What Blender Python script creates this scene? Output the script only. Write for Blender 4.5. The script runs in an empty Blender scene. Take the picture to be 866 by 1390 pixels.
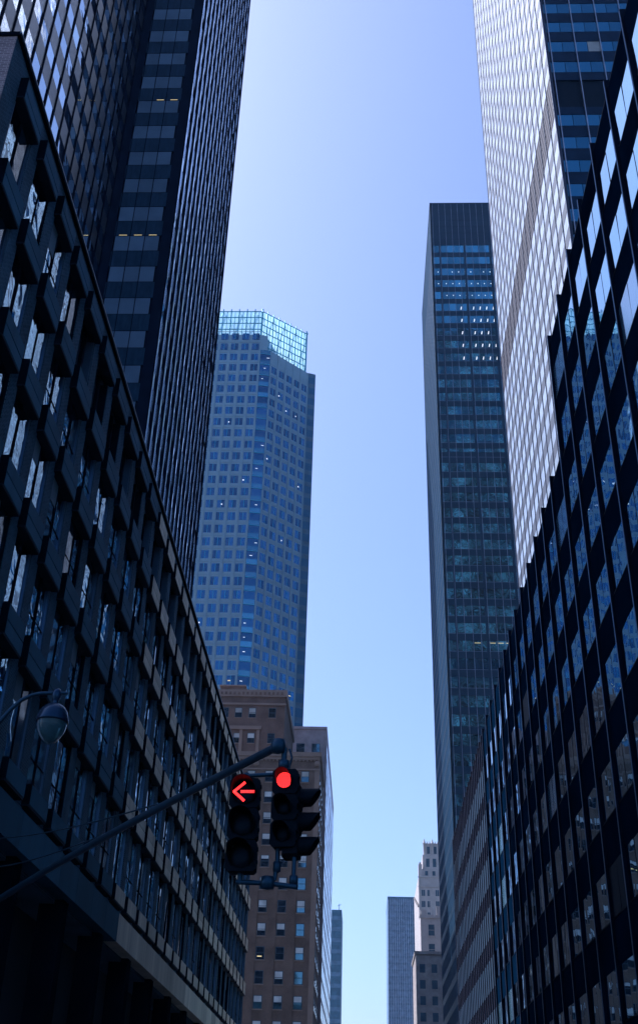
import bpy, math, random
from mathutils import Vector, Matrix
random.seed(7)
R = random.random
def U_(a, b): return a + (b - a) * R()
sc = bpy.context.scene
col = sc.collection

# ------------------------------------------------------------------ camera
F_PX, CX, CY = 1486.0, 433.0, 650.0           # focal length and optical axis in photo pixels
zc = Vector((75, 2350, -F_PX)).normalized()    # the zenith as the camera sees it
yc = Vector((59, -942, -F_PX)); yc = (yc - zc * yc.dot(zc)).normalized()   # the street's direction
xc = yc.cross(zc)
Rm = Matrix((xc, yc, zc))                      # camera -> world
CAM = Vector((0, 0, 1.6))
cd = bpy.data.cameras.new('camera'); cam = bpy.data.objects.new('camera', cd); col.objects.link(cam)
cam.matrix_world = Matrix.Translation(CAM) @ Rm.to_4x4()
cd.sensor_fit = 'VERTICAL'; cd.sensor_height = 36; cd.lens = 36 * F_PX / 1390
cd.shift_y = -45 / 1390; cd.clip_start = 0.1; cd.clip_end = 6000
sc.camera = cam
RmT = Rm.transposed()
def proj(p):
    c = RmT @ (Vector(p) - CAM)
    if c.z > -0.1: return None
    return (CX + c.x / -c.z * F_PX, CY - c.y / -c.z * F_PX)

# ------------------------------------------------------------------ materials
def new_mat(name):
    m = bpy.data.materials.new(name); m.use_nodes = True
    nt = m.node_tree; b = nt.nodes['Principled BSDF']
    return m, nt, b
def N(nt, t, **kw):
    n = nt.nodes.new(t)
    for k, v in kw.items():
        if k.startswith('i_'): n.inputs[k[2:].replace('_', ' ')].default_value = v
        else: setattr(n, k, v)
    return n
def L(nt, a, b): nt.links.new(a, b)
def plain(name, c, rough=0.6, metal=0.0, noise=0.25, nscale=0.6, spec=0.5, bump=0.0, streak=0.0, island=0.0):
    m, nt, b = new_mat(name)
    b.inputs['Roughness'].default_value = rough; b.inputs['Metallic'].default_value = metal
    b.inputs['Specular IOR Level'].default_value = spec
    if max(c[:3]) < 0.15: b.inputs['Specular Tint'].default_value = (0.25, 0.6, 1, 1)     # teal shadow tone put into the sheen of dark materials
    g = N(nt, 'ShaderNodeNewGeometry')
    n1 = N(nt, 'ShaderNodeTexNoise'); n1.inputs['Scale'].default_value = nscale; n1.inputs['Detail'].default_value = 6
    mp = N(nt, 'ShaderNodeMapping'); mp.inputs['Scale'].default_value = (1, 1, 0.35 if streak else 1)
    L(nt, g.outputs['Position'], mp.inputs['Vector']); L(nt, mp.outputs[0], n1.inputs['Vector'])
    mr = N(nt, 'ShaderNodeMapRange'); mr.inputs[1].default_value = 0.3; mr.inputs[2].default_value = 0.7
    mr.inputs[3].default_value = 1 - noise; mr.inputs[4].default_value = 1 + noise
    L(nt, n1.outputs['Fac'], mr.inputs[0])
    val = mr.outputs[0]
    if streak:
        n2 = N(nt, 'ShaderNodeTexNoise'); n2.inputs['Scale'].default_value = 3.0
        mp2 = N(nt, 'ShaderNodeMapping'); mp2.inputs['Scale'].default_value = (1, 1, 0.04)
        L(nt, g.outputs['Position'], mp2.inputs['Vector']); L(nt, mp2.outputs[0], n2.inputs['Vector'])
        m2 = N(nt, 'ShaderNodeMapRange'); m2.inputs[3].default_value = 1 - streak; m2.inputs[4].default_value = 1 + streak
        L(nt, n2.outputs['Fac'], m2.inputs[0])
        mm = N(nt, 'ShaderNodeMath', operation='MULTIPLY'); L(nt, val, mm.inputs[0]); L(nt, m2.outputs[0], mm.inputs[1]); val = mm.outputs[0]
    if island:
        m3 = N(nt, 'ShaderNodeMapRange'); m3.inputs[3].default_value = 1 - island; m3.inputs[4].default_value = 1 + island
        L(nt, g.outputs['Random Per Island'], m3.inputs[0])
        mm = N(nt, 'ShaderNodeMath', operation='MULTIPLY'); L(nt, val, mm.inputs[0]); L(nt, m3.outputs[0], mm.inputs[1]); val = mm.outputs[0]
    mx = N(nt, 'ShaderNodeVectorMath', operation='SCALE'); mx.inputs[0].default_value = c[:3]
    L(nt, val, mx.inputs['Scale']); L(nt, mx.outputs[0], b.inputs['Base Color'])
    if bump:
        bp = N(nt, 'ShaderNodeBump'); bp.inputs['Strength'].default_value = bump; bp.inputs['Distance'].default_value = 0.02
        L(nt, n1.outputs['Fac'], bp.inputs['Height']); L(nt, bp.outputs[0], b.inputs['Normal'])
    return m
def brick(name, c1, c2, mortar, rough=0.85, var=0.25, scale=1.0):
    m, nt, b = new_mat(name); b.inputs['Roughness'].default_value = rough; b.inputs['Specular IOR Level'].default_value = 0.12
    g = N(nt, 'ShaderNodeNewGeometry'); s = N(nt, 'ShaderNodeSeparateXYZ'); L(nt, g.outputs['Position'], s.inputs[0])
    a = N(nt, 'ShaderNodeMath', operation='ADD'); L(nt, s.outputs[0], a.inputs[0]); L(nt, s.outputs[1], a.inputs[1])
    cmb = N(nt, 'ShaderNodeCombineXYZ'); L(nt, a.outputs[0], cmb.inputs[0]); L(nt, s.outputs[2], cmb.inputs[1])
    br = N(nt, 'ShaderNodeTexBrick'); br.inputs['Scale'].default_value = scale
    br.inputs['Brick Width'].default_value = 0.22; br.inputs['Row Height'].default_value = 0.085; br.inputs['Mortar Size'].default_value = 0.011
    br.inputs['Color1'].default_value = (*c1, 1); br.inputs['Color2'].default_value = (*c2, 1); br.inputs['Mortar'].default_value = (*mortar, 1)
    L(nt, cmb.outputs[0], br.inputs['Vector'])
    n1 = N(nt, 'ShaderNodeTexNoise'); n1.inputs['Scale'].default_value = 0.4; n1.inputs['Detail'].default_value = 8; L(nt, g.outputs['Position'], n1.inputs['Vector'])
    mr = N(nt, 'ShaderNodeMapRange'); mr.inputs[1].default_value = 0.3; mr.inputs[2].default_value = 0.7; mr.inputs[3].default_value = 1 - var; mr.inputs[4].default_value = 1 + var
    L(nt, n1.outputs['Fac'], mr.inputs[0])
    mx = N(nt, 'ShaderNodeVectorMath', operation='SCALE'); L(nt, br.outputs['Color'], mx.inputs[0]); L(nt, mr.outputs[0], mx.inputs['Scale'])
    L(nt, mx.outputs[0], b.inputs['Base Color'])
    bp = N(nt, 'ShaderNodeBump'); bp.inputs['Strength'].default_value = 0.6; bp.inputs['Distance'].default_value = 0.012; bp.invert = True
    L(nt, br.outputs['Fac'], bp.inputs['Height']); L(nt, bp.outputs[0], b.inputs['Normal'])
    return m
def glass(name, tint, rough=0.04, wave=0.3, wscale=0.5, var=0.25, metal=1.0, dist=0.02, coat=0.0, wdist=0.6):
    """coated facade glass: tinted at normal incidence, whiter towards grazing, a little wavy"""
    m, nt, b = new_mat(name)
    b.inputs['Metallic'].default_value = metal; b.inputs['Roughness'].default_value = rough
    b.inputs['Coat Weight'].default_value = coat; b.inputs['Coat Roughness'].default_value = 0.03
    g = N(nt, 'ShaderNodeNewGeometry')
    m3 = N(nt, 'ShaderNodeMapRange'); m3.inputs[3].default_value = 1 - var; m3.inputs[4].default_value = 1 + var
    L(nt, g.outputs['Random Per Island'], m3.inputs[0])
    mx = N(nt, 'ShaderNodeVectorMath', operation='SCALE'); mx.inputs[0].default_value = tint[:3]
    L(nt, m3.outputs[0], mx.inputs['Scale']); L(nt, mx.outputs[0], b.inputs['Base Color'])
    # every pane has its own wave: offset the noise per island
    of = N(nt, 'ShaderNodeVectorMath', operation='SCALE'); of.inputs[0].default_value = (37, 91, 53); L(nt, g.outputs['Random Per Island'], of.inputs['Scale'])
    ad = N(nt, 'ShaderNodeVectorMath', operation='ADD'); L(nt, g.outputs['Position'], ad.inputs[0]); L(nt, of.outputs[0], ad.inputs[1])
    n1 = N(nt, 'ShaderNodeTexNoise'); n1.inputs['Scale'].default_value = wscale; n1.inputs['Detail'].default_value = 1; n1.inputs['Distortion'].default_value = wdist
    L(nt, ad.outputs[0], n1.inputs['Vector'])
    bp = N(nt, 'ShaderNodeBump'); bp.inputs['Strength'].default_value = wave; bp.inputs['Distance'].default_value = dist
    L(nt, n1.outputs['Fac'], bp.inputs['Height']); L(nt, bp.outputs[0], b.inputs['Normal'])
    return m
def emit(name, c, s):
    m, nt, b = new_mat(name); b.inputs['Base Color'].default_value = (*c, 1)
    b.inputs['Emission Color'].default_value = (*c, 1); b.inputs['Emission Strength'].default_value = s
    return m

M = {}
M['asphalt'] = plain('asphalt', (0.05, 0.05, 0.052), 0.9, noise=0.35, nscale=1.5, bump=0.3)
M['pavement'] = plain('pavement', (0.28, 0.27, 0.26), 0.85, noise=0.2)
M['paint'] = plain('road_paint', (0.75, 0.75, 0.72), 0.6, noise=0.15, nscale=3)
M['earth'] = plain('earth', (0.12, 0.12, 0.12), 0.95)
M['roof'] = plain('roof_tar', (0.08, 0.08, 0.085), 0.9)
# near left
M['a_brick'] = brick('grey_brick', (0.034, 0.082, 0.12), (0.014, 0.040, 0.065), (0.09, 0.16, 0.21))
M['a_brick_end'] = brick('end_brick', (0.24, 0.20, 0.22), (0.13, 0.11, 0.13), (0.34, 0.30, 0.31))
M['a_panel'] = plain('slate_panel', (0.018, 0.085, 0.135), 0.7, spec=0.15, noise=0.2, nscale=0.5, streak=0.15, island=0.2)
M['a_panel_bounce'] = plain('buff_bounce_panel', (0.62, 0.54, 0.42), 0.8, spec=0.2, noise=0.15, nscale=0.5, streak=0.3, island=0.22)  # bounced sunlight put into the paler buff colour
M['a_dark'] = plain('dark_bronze', (0.003, 0.007, 0.014), 0.6, spec=0.0, noise=0.2)
M['a_shade'] = plain('roller_shade', (0.10, 0.16, 0.20), 0.8, island=0.4)
M['a_rail'] = plain('blue_steel', (0.06, 0.12, 0.19), 0.35, 0.5, noise=0.2)
M['a_glass'] = glass('a_glass', (0.24, 0.42, 0.56), 0.03, wave=0.6, wscale=0.9, var=0.5, dist=0.03, wdist=1.5)
M['a_glass_dark'] = glass('a_glass_dark', (0.02, 0.06, 0.10), 0.05, wave=0.4, wscale=0.9, var=0.5, metal=0.5)
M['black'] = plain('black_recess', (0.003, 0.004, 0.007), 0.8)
# tower B
M['b_fin'] = plain('b_fin', (0.002, 0.006, 0.016), 0.5, 0.0, spec=0.03)
M['b_span'] = plain('b_spandrel', (0.10, 0.12, 0.15), 0.3, 0.75, noise=0.15, island=0.25)
M['b_span2'] = plain('b_spandrel_skylit', (0.42, 0.58, 0.80), 0.22, 0.95, noise=0.1)  # brighter blue spandrel copy with sky reflection put into its tint
M['b_glass'] = glass('b_glass', (0.72, 0.80, 0.88), 0.03, wave=0.4, wscale=0.8, var=0.3, dist=0.03)
M['b_wall'] = plain('b_wall', (0.004, 0.008, 0.022), 0.6, spec=0.15)
M['b_fspan'] = plain('b_front_spandrel', (0.012, 0.03, 0.05), 0.35, noise=0.3, nscale=3, streak=0.5)
M['b_fwin'] = plain('b_front_window', (0.09, 0.15, 0.22), 0.25, noise=0.1, island=0.2)
# tower C
M['c_stone'] = plain('c_granite', (0.20, 0.33, 0.41), 0.7, noise=0.08, nscale=0.3)
M['c_glass'] = glass('c_glass', (0.03, 0.12, 0.24), 0.08, wave=0.2, var=0.35)
M['c_strip'] = glass('c_strip', (0.09, 0.27, 0.38), 0.12, wave=0.2, var=0.25)
M['c_end'] = plain('c_end_panels', (0.03, 0.13, 0.24), 0.8, noise=0.1, spec=0.1)
M['c_frame'] = plain('c_crown_steel', (0.04, 0.34, 0.46), 0.4, 0.3)
# tower I
M['i_wall'] = plain('i_bronze', (0.010, 0.035, 0.065), 0.5, noise=0.15, nscale=0.2, spec=0.2)
M['i_glass'] = glass('i_glass', (0.09, 0.30, 0.40), 0.06, wave=0.5, wscale=0.7, var=0.4, dist=0.03, wdist=1.5)
M['i_fin'] = plain('i_fin', (0.20, 0.24, 0.33), 0.4, 0.4)
M['i_side'] = plain('i_side_metal', (0.035, 0.09, 0.16), 0.7, 0.0, spec=0.05, noise=0.1)
# tower J
M['j_fin'] = plain('j_fin', (0.40, 0.42, 0.48), 0.35, 0.6)
M['j_finw'] = plain('j_fin_dark', (0.05, 0.045, 0.06), 0.35, 0.3)
M['j_span'] = plain('j_spandrel', (0.085, 0.095, 0.12), 0.6, 0.0, spec=0.2, noise=0.08)
M['j_mech'] = plain('j_louvre', (0.062, 0.056, 0.066), 0.7, spec=0.2)
M['j_glass'] = glass('j_pale_glass', (0.31, 0.38, 0.46), 0.5, wave=0.15, var=0.18, metal=0.0, coat=0.7)  # pale matte panes under a clear coat
M['j_fwin'] = glass('j_front_glass', (0.06, 0.20, 0.30), 0.06, wave=0.3, var=0.45)
M['j_fspan'] = plain('j_front_spandrel', (0.006, 0.02, 0.045), 0.5, spec=0.2)
# K
M['k_dark'] = plain('k_bronze', (0.002, 0.012, 0.032), 0.6, 0.0, spec=0.0, noise=0.3, nscale=0.3)
M['k_fin'] = plain('k_fin', (0.002, 0.006, 0.016), 0.5, 0.0, spec=0.03)
M['k_edge'] = plain('k_fin_edge', (0.08, 0.09, 0.13), 0.35, 0.5)
M['k_glass'] = glass('k_glass', (0.17, 0.42, 0.58), 0.015, wave=0.5, wscale=0.55, var=0.15, dist=0.012, wdist=1.0)
M['l_span'] = plain('l_spandrel', (0.006, 0.010, 0.020), 0.6, spec=0.0)
M['l_fin'] = plain('l_fin', (0.13, 0.11, 0.14), 0.5)  # pinkish sunlight put into the fin colour
M['l_glass'] = glass('l_sunlit_glass', (0.035, 0.075, 0.125), 0.3, wave=0.15, var=0.7, metal=0.0, coat=0.15)  # sunlit look put in as matte colour instead of mirror glass
M['k_blind'] = glass('k_blind', (0.20, 0.42, 0.60), 0.1, wave=0.2, var=0.3, metal=0.6)
# masonry
M['d_brick'] = brick('d_brick', (0.15, 0.098, 0.078), (0.115, 0.078, 0.064), (0.17, 0.135, 0.115))
M['d_brick2'] = brick('d_brick2', (0.145, 0.088, 0.072), (0.115, 0.073, 0.062), (0.16, 0.125, 0.11))
M['d_stone'] = plain('d_stone', (0.22, 0.16, 0.13), 0.8, noise=0.12)
M['d_glass'] = glass('d_glass', (0.10, 0.20, 0.26), 0.05, wave=0.3, var=0.6)
M['d_blind'] = plain('d_blind', (0.42, 0.45, 0.45), 0.8, island=0.35)
M['d_frame'] = plain('d_frame', (0.05, 0.07, 0.08), 0.6)
M['e_wall'] = plain('e_wall', (0.30, 0.25, 0.26), 0.8)
M['e_glass'] = glass('e_glass', (0.2, 0.42, 0.6), 0.08, wave=0.2, var=0.3)
M['f_wall'] = plain('f_wall', (0.05, 0.14, 0.22), 0.5)
M['g_wall'] = plain('g_wall', (0.10, 0.20, 0.31), 0.5)
M['g_rib'] = plain('g_rib', (0.33, 0.40, 0.50), 0.5)
M['h_stone'] = plain('h_limestone', (0.46, 0.41, 0.38), 0.8, noise=0.1)
M['buff'] = plain('buff_stone', (0.36, 0.31, 0.28), 0.8)
M['h_glass'] = plain('h_window', (0.05, 0.09, 0.12), 0.3)
M['lit'] = emit('office_lights', (1.0, 0.95, 0.85), 0.45)
M['lit_yellow'] = emit('office_lights_warm', (1.0, 0.75, 0.3), 0.3)
# street furniture
M['mast'] = plain('mast_paint', (0.006, 0.022, 0.038), 0.4, 0.0, noise=0.2, nscale=8)
M['sig'] = plain('signal_black', (0.002, 0.0025, 0.0035), 0.65, spec=0.15, noise=0.3, nscale=20)
M['off'] = plain('lens_unlit', (0.003, 0.003, 0.004), 0.5, spec=.2)
M['led'] = emit('led_red', (1.0, 0.03, 0.022), 2.0)
M['ledbase'] = emit('led_base', (0.6, 0.004, 0.004), 0.3)
M['lampcap'] = plain('lamp_cap', (0.006, 0.015, 0.035), 0.22, 0.0)
mg, nt, b = new_mat('lamp_glass'); b.inputs['Base Color'].default_value = (0.06, 0.15, 0.19, 1); b.inputs['Roughness'].default_value = 0.12
b.inputs['Transmission Weight'].default_value = 0.55; b.inputs['IOR'].default_value = 1.2; M['lampglass'] = mg
# crown glass: thin translucent panels, lit through by the sun
mg, nt, b = new_mat('c_crown_glass')
for n_ in list(nt.nodes):
    if n_.type == 'BSDF_PRINCIPLED': nt.nodes.remove(n_)
out = [n_ for n_ in nt.nodes if n_.type == 'OUTPUT_MATERIAL'][0]
tl = N(nt, 'ShaderNodeBsdfTranslucent'); tl.inputs[0].default_value = (0.62, 0.95, 1.0, 1)
df = N(nt, 'ShaderNodeBsdfDiffuse'); df.inputs[0].default_value = (0.6, 0.85, 0.92, 1)
tr = N(nt, 'ShaderNodeBsdfTransparent'); tr.inputs[0].default_value = (0.6, 0.88, 0.95, 1)
m1 = N(nt, 'ShaderNodeMixShader'); m1.inputs[0].default_value = 0.35; L(nt, tl.outputs[0], m1.inputs[1]); L(nt, df.outputs[0], m1.inputs[2])
m2 = N(nt, 'ShaderNodeMixShader'); L(nt, m1.outputs[0], m2.inputs[1]); L(nt, tr.outputs[0], m2.inputs[2])
gi = N(nt, 'ShaderNodeNewGeometry'); mr = N(nt, 'ShaderNodeMapRange'); mr.inputs[3].default_value = 0.05; mr.inputs[4].default_value = 0.4
L(nt, gi.outputs['Random Per Island'], mr.inputs[0]); L(nt, mr.outputs[0], m2.inputs[0]); L(nt, m2.outputs[0], out.inputs[0]); M['crown'] = mg

# ------------------------------------------------------------------ mesh building
class Fr:
    """a wall's frame: u along the wall, z up, n outwards"""
    def __init__(s, o, u, n): s.o = Vector(o); s.u = Vector(u).normalized(); s.n = Vector(n).normalized()
    def p(s, u, z, n=0.0): return s.o + s.u * u + Vector((0, 0, z)) + s.n * n
W = Fr((0, 0, 0), (1, 0, 0), (0, 1, 0))        # plain world box: u=x, z, n=y
class MB:
    def __init__(s): s.v = []; s.f = []; s.m = []; s.mats = []; s.smooth = []
    def mi(s, m):
        if m not in s.mats: s.mats.append(m)
        return s.mats.index(m)
    def poly(s, pts, m, smooth=False):
        b = len(s.v); s.v += [tuple(p) for p in pts]; s.f.append(tuple(range(b, b + len(pts)))); s.m.append(s.mi(m)); s.smooth.append(smooth)
    def box(s, fr, u0, u1, z0, z1, n0, n1, m, faces='all'):
        b = len(s.v)
        for n in (n0, n1):
            for z in (z0, z1):
                for u in (u0, u1): s.v.append(tuple(fr.p(u, z, n)))
        q = [(0, 1, 3, 2), (4, 6, 7, 5), (0, 4, 5, 1), (2, 3, 7, 6), (0, 2, 6, 4), (1, 5, 7, 3)]
        if faces == 'open': q = q[1:]
        k = s.mi(m)
        for f in q: s.f.append(tuple(b + i for i in f)); s.m.append(k); s.smooth.append(False)
    def quad(s, fr, u0, u1, z0, z1, n, m, tilt=0.0):
        a, c = U_(-tilt, tilt), U_(-tilt, tilt)
        s.poly([fr.p(u0, z0, n - a - c), fr.p(u1, z0, n + a - c), fr.p(u1, z1, n + a + c), fr.p(u0, z1, n - a + c)], m)
    def tube(s, pts, r, m, seg=10, caps=True):
        pts = [Vector(p) for p in pts]; rs = r if isinstance(r, (list, tuple)) else [r] * len(pts)
        rings = []
        for i, p in enumerate(pts):
            d = (pts[min(i + 1, len(pts) - 1)] - pts[max(i - 1, 0)]).normalized()
            a = d.cross(Vector((0, 0, 1))) if abs(d.z) < 0.95 else d.cross(Vector((0, 1, 0)))
            a.normalize(); c = d.cross(a)
            rings.append([p + (a * math.cos(t) + c * math.sin(t)) * rs[i] for t in [2 * math.pi * k / seg for k in range(seg)]])
        for i in range(len(rings) - 1):
            b = len(s.v); s.v += [tuple(q) for q in rings[i]] + [tuple(q) for q in rings[i + 1]]
            for k in range(seg):
                s.f.append((b + k, b + (k + 1) % seg, b + seg + (k + 1) % seg, b + seg + k)); s.m.append(s.mi(m)); s.smooth.append(True)
        if caps:
            s.poly(rings[0][::-1], m); s.poly(rings[-1], m)
    def lathe(s, c, prof, m, seg=24, axis='z'):
        c = Vector(c)
        def P(r, h, t):
            if axis == 'z': return c + Vector((r * math.cos(t), r * math.sin(t), h))
            if axis == 'y': return c + Vector((r * math.cos(t), h, r * math.sin(t)))
            return c + Vector((h, r * math.cos(t), r * math.sin(t)))
        b = len(s.v)
        for r, h in prof:
            for k in range(seg): s.v.append(tuple(P(r, h, 2 * math.pi * k / seg)))
        for i in range(len(prof) - 1):
            for k in range(seg):
                a0 = b + i * seg; a1 = a0 + seg
                s.f.append((a0 + k, a0 + (k + 1) % seg, a1 + (k + 1) % seg, a1 + k)); s.m.append(s.mi(m)); s.smooth.append(True)
    def prism(s, pts, z0, z1, m, mtop=None):
        n = len(pts)
        for i in range(n):
            a, c = pts[i], pts[(i + 1) % n]
            s.poly([(a[0], a[1], z0), (c[0], c[1], z0), (c[0], c[1], z1), (a[0], a[1], z1)], m)
        s.poly([(p[0], p[1], z1) for p in pts], mtop or m); s.poly([(p[0], p[1], z0) for p in pts][::-1], m)
    def build(s, name, parent=None, kind=None, origin=None):
        me = bpy.data.meshes.new(name)
        o3 = Vector(origin) if origin is not None else Vector((0, 0, 0))
        me.from_pydata([tuple(Vector(v) - o3) for v in s.v], [], s.f)
        for m in s.mats: me.materials.append(M[m])
        me.polygons.foreach_set('material_index', s.m); me.polygons.foreach_set('use_smooth', s.smooth)
        me.update()
        o = bpy.data.objects.new(name, me); col.objects.link(o); o.location = o3
        if parent is not None:
            o.parent = parent; o.matrix_parent_inverse = Matrix.Identity(4); o.location = o3 - parent.location
        if kind: o['kind'] = kind
        return o
def thing(name, label, cat, loc, group=None):
    o = bpy.data.objects.new(name, None); col.objects.link(o); o.location = loc; o.empty_display_size = 1
    o['label'] = label; o['category'] = cat
    if group: o['group'] = group
    return o
def cells(parent, name, lst, limit=99):
    """lst: (centre, size, function(MB)).  The largest in the photo become single parts, the rest one part."""
    sc_ = []
    for c, sz, fn in lst:
        q = proj(c); a = 0
        if q and -25 < q[0] < 891 and -25 < q[1] < 1415: a = sz[0] * sz[1] / (Vector(c) - CAM).length_squared * sz[2]
        sc_.append((a, R(), c, fn))
    sc_.sort(key=lambda t: (-t[0], t[1]))
    for k, (a, _, c, fn) in enumerate(sc_[:limit]):
        mb = MB(); fn(mb); mb.build(name, parent, origin=c)
    if len(sc_) > limit:
        mb = MB()
        for a, _, c, fn in sc_[limit:]: fn(mb)
        mb.build(name, parent, 'stuff')
def vis(fr, c):                                  # how squarely a wall is seen
    d = (Vector(c) - CAM).normalized(); return max(0.0, -d.dot(fr.n))

# ------------------------------------------------------------------ setting
def struct(name, mb): o = mb.build(name); o['kind'] = 'structure'; return o
g = MB(); g.box(W, -3000, 3000, -0.6, -0.12, -600, 4500, 'earth'); struct('ground', g)
g = MB(); g.box(W, -6.6, 6.6, -0.119, 0, -80, 900, 'asphalt'); g.box(W, -60, -6.6, -0.119, -0.003, 6, 17.0, 'asphalt'); g.box(W, 6.6, 60, -0.119, -0.003, -8, 6, 'asphalt'); struct('road', g)
for nm, x0, x1, a, b_ in (('pavement', -10.9, -6.6, 17, 900), ('pavement', 6.6, 10.9, 6, 900)):
    g = MB(); g.box(W, x0, x1, -0.11, 0.13, a, b_, 'pavement'); s_ = 1 if x0 < 0 else -1
    xe = x1 if x0 < 0 else x0
    g.box(W, min(xe, xe + .16 * s_), max(xe, xe + .16 * s_), -0.11, 0.135, a, b_, 'pavement'); struct(nm, g)
g = MB()
for k in range(60): g.box(W, -2.25, -2.12, 0.0, 0.004, 20 + k * 9, 23 + k * 9, 'paint')
for k in range(60): g.box(W, 2.12, 2.25, 0.0, 0.004, 20 + k * 9, 23 + k * 9, 'paint')
for k in range(10): g.box(W, -6.1 + k * 1.3, -5.6 + k * 1.3, 0.0, 0.004, 7.5, 10.5, 'paint')
struct('road_markings', g)

# ------------------------------------------------------------------ A: near left brick building with boxed-out panels
A = thing('office_building', 'dark brick office block on the left with boxed-out panels between its windows', 'building', (-17, 64, 0))
fa = Fr((-10.8, 21.3, 0), (0, 1, 0), (1, 0, 0))
AE = 90.2                                        # length along the street
ROOF = 31.5
bays = [22.3 - 21.3 + 2.49 * k for k in range(5)]
while bays[-1] + 2.88 < AE - 2.4: bays.append(bays[-1] + (2.88 if len(bays) > 5 else 2.75))
bw = MB()
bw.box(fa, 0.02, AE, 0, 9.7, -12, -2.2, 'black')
bw.box(fa, 0.02, AE, 9.7, ROOF - .1, -12, -0.62, 'a_brick')
bw.box(fa, 0, 0.5, 0, ROOF, -12.2, -0.20, 'a_brick_end')                    # end wall towards the crossing
bw.box(fa, 0.003, 0.98, 9.7, ROOF - .004, -0.62, -0.197, 'a_brick')
# roof line
bw.box(fa, 0.94, AE, 30.72, ROOF - .002, -0.62, -0.206, 'a_brick')
edges = [0.94] + [b_ + 2.15 / 2 for b_ in bays]
pier = 0.86
for k, u in enumerate(bays):
    nxt = bays[k + 1] if k + 1 < len(bays) else u + 2.88
    w = nxt - u
    bw.box(fa, u + 1.86 * w / 2.49, u + 2.49 * w / 2.49 + 0.10, 11.2, 30.85, -0.62, -0.203 - .001 * (k % 2), 'a_brick')
bw.box(fa, 0.94, AE, 11.02, 11.3, -0.9, -0.5, 'black')
for k in range(14): bw.box(fa, 1.2 + 6.6 * k, 2.0 + 6.6 * k, 0, 9.85, -1.2, -0.3, 'a_dark')
bw.build('wall', A)
mb = MB(); mb.box(fa, -0.06, AE + .02, ROOF, ROOF + .16, -12.2, -0.10, 'a_dark'); mb.box(fa, -.07, AE + .03, ROOF + .05, ROOF + .1, -.11, -.04, 'a_rail'); mb.build('coping', A)
mb = MB(); mb.box(fa, 0.3, AE - .3, ROOF - .9, ROOF - .1, -12.1, -0.7, 'roof'); mb.build('roof', A)
mb = MB()
for k in range(0, 34):
    u0 = 0.0 + k * 2.7
    if u0 + 2.68 > AE: break
    mb.box(fa, u0, u0 + 2.68, 9.85, 11.02, -0.6, 0.0, 'a_panel' if u0 < 27.5 else 'a_panel_bounce')
mb.build('fascia', A)
win = []; pan = []
FL = [30.7 - 3.69 * i for i in range(5)] + [11.95]
for k, u in enumerate(bays):
    nxt = bays[k + 1] if k + 1 < len(bays) else u + 2.88
    w = nxt - u; bwid = w - 0.66; bounce = (21.3 + u) > 48.9
    for i, zt in enumerate(FL):
        h = (0.84 if i == 0 else 0.98) if i < 5 else 0.62
        mt = 'a_panel_bounce' if bounce else 'a_panel'
        def fb(mb, u=u, zt=zt, h=h, mt=mt, bwid=bwid, i=i):
            d0 = -0.4
            if i < 5:
                mb.box(fa, u, u + bwid, zt - 0.50, zt, d0, 0.045, mt)
                mb.box(fa, u + .02, u + bwid - .02, zt - 0.545, zt - 0.50, d0, 0.0, 'black')
                mb.box(fa, u, u + bwid, zt - h, zt - 0.545, d0, 0.045, mt)
            else: mb.box(fa, u, u + bwid, zt - h, zt, d0, 0.045, mt)
            mb.box(fa, u - .05, u - .004, zt - h - .02, zt + .02, d0, 0.055, 'a_dark')  # near side of the box blackened to stand in for its shade
            mb.box(fa, u - .05, u + bwid + .01, zt - h - .08, zt - h - .003, d0, 0.03, 'black')  # black strip painted in as the shade under the box
            if not bounce: pass
        c = fa.p(u + bwid / 2, zt - h / 2, -0.2)
        pan.append((c, (bwid, h, vis(fa, c)), fb))
        # the window below the box, down to the next box
        zb = (FL[i + 1] if i < 5 else 11.3); z1 = zt - h - .08
        if i == 5: continue
        dark = (i == 0 and k >= 4)
        def fw(mb, u=u, zb=zb, z1=z1, w=w, dark=dark, bounce=bounce):
            a, c_ = u + 0.10, u + 1.86 * w / 2.49
            if dark:
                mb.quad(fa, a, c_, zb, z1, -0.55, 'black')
                for t in (0.33, 0.66): mb.box(fa, a + (c_ - a) * t - .03, a + (c_ - a) * t + .03, zb, z1, -0.6, -0.42, 'a_dark')
            else:
                m_ = (a + c_) / 2
                gg = ['a_glass' if R() < .8 else 'a_glass_dark' for _ in (0, 1)]
                mb.quad(fa, a, m_ - .05, zb + .02, z1, -0.30, gg[0], 0.016)
                mb.quad(fa, m_ + .05, c_ - .04, zb + .02, z1, -0.30, gg[1], 0.016)
                if R() < .22: mb.quad(fa, a + .03, m_ - .06, z1 - U_(.3, 1.2), z1, -0.285, 'a_shade')
                mb.box(fa, m_ - .05, m_ + .05, zb, z1, -0.6, -0.27, 'a_dark')
                if R() < .5: mb.box(fa, a, c_, zb + 1.0, zb + 1.05, -0.6, -0.285, 'a_dark')
            mb.box(fa, a - .05, a + .03, zb, z1, -0.6, -0.25, 'a_rail' if True else 'a_dark')
            mb.box(fa, c_ - .05, c_ + .02, zb, z1, -0.6, -0.24, 'a_rail' if R() < .8 else 'a_dark')
        c = fa.p(u + w * .4, (zb + z1) / 2, -0.5)
        win.append((c, (w * .6, z1 - zb, vis(fa, c)), fw))
cells(A, 'window', win); cells(A, 'spandrel_panel', pan)

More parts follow.
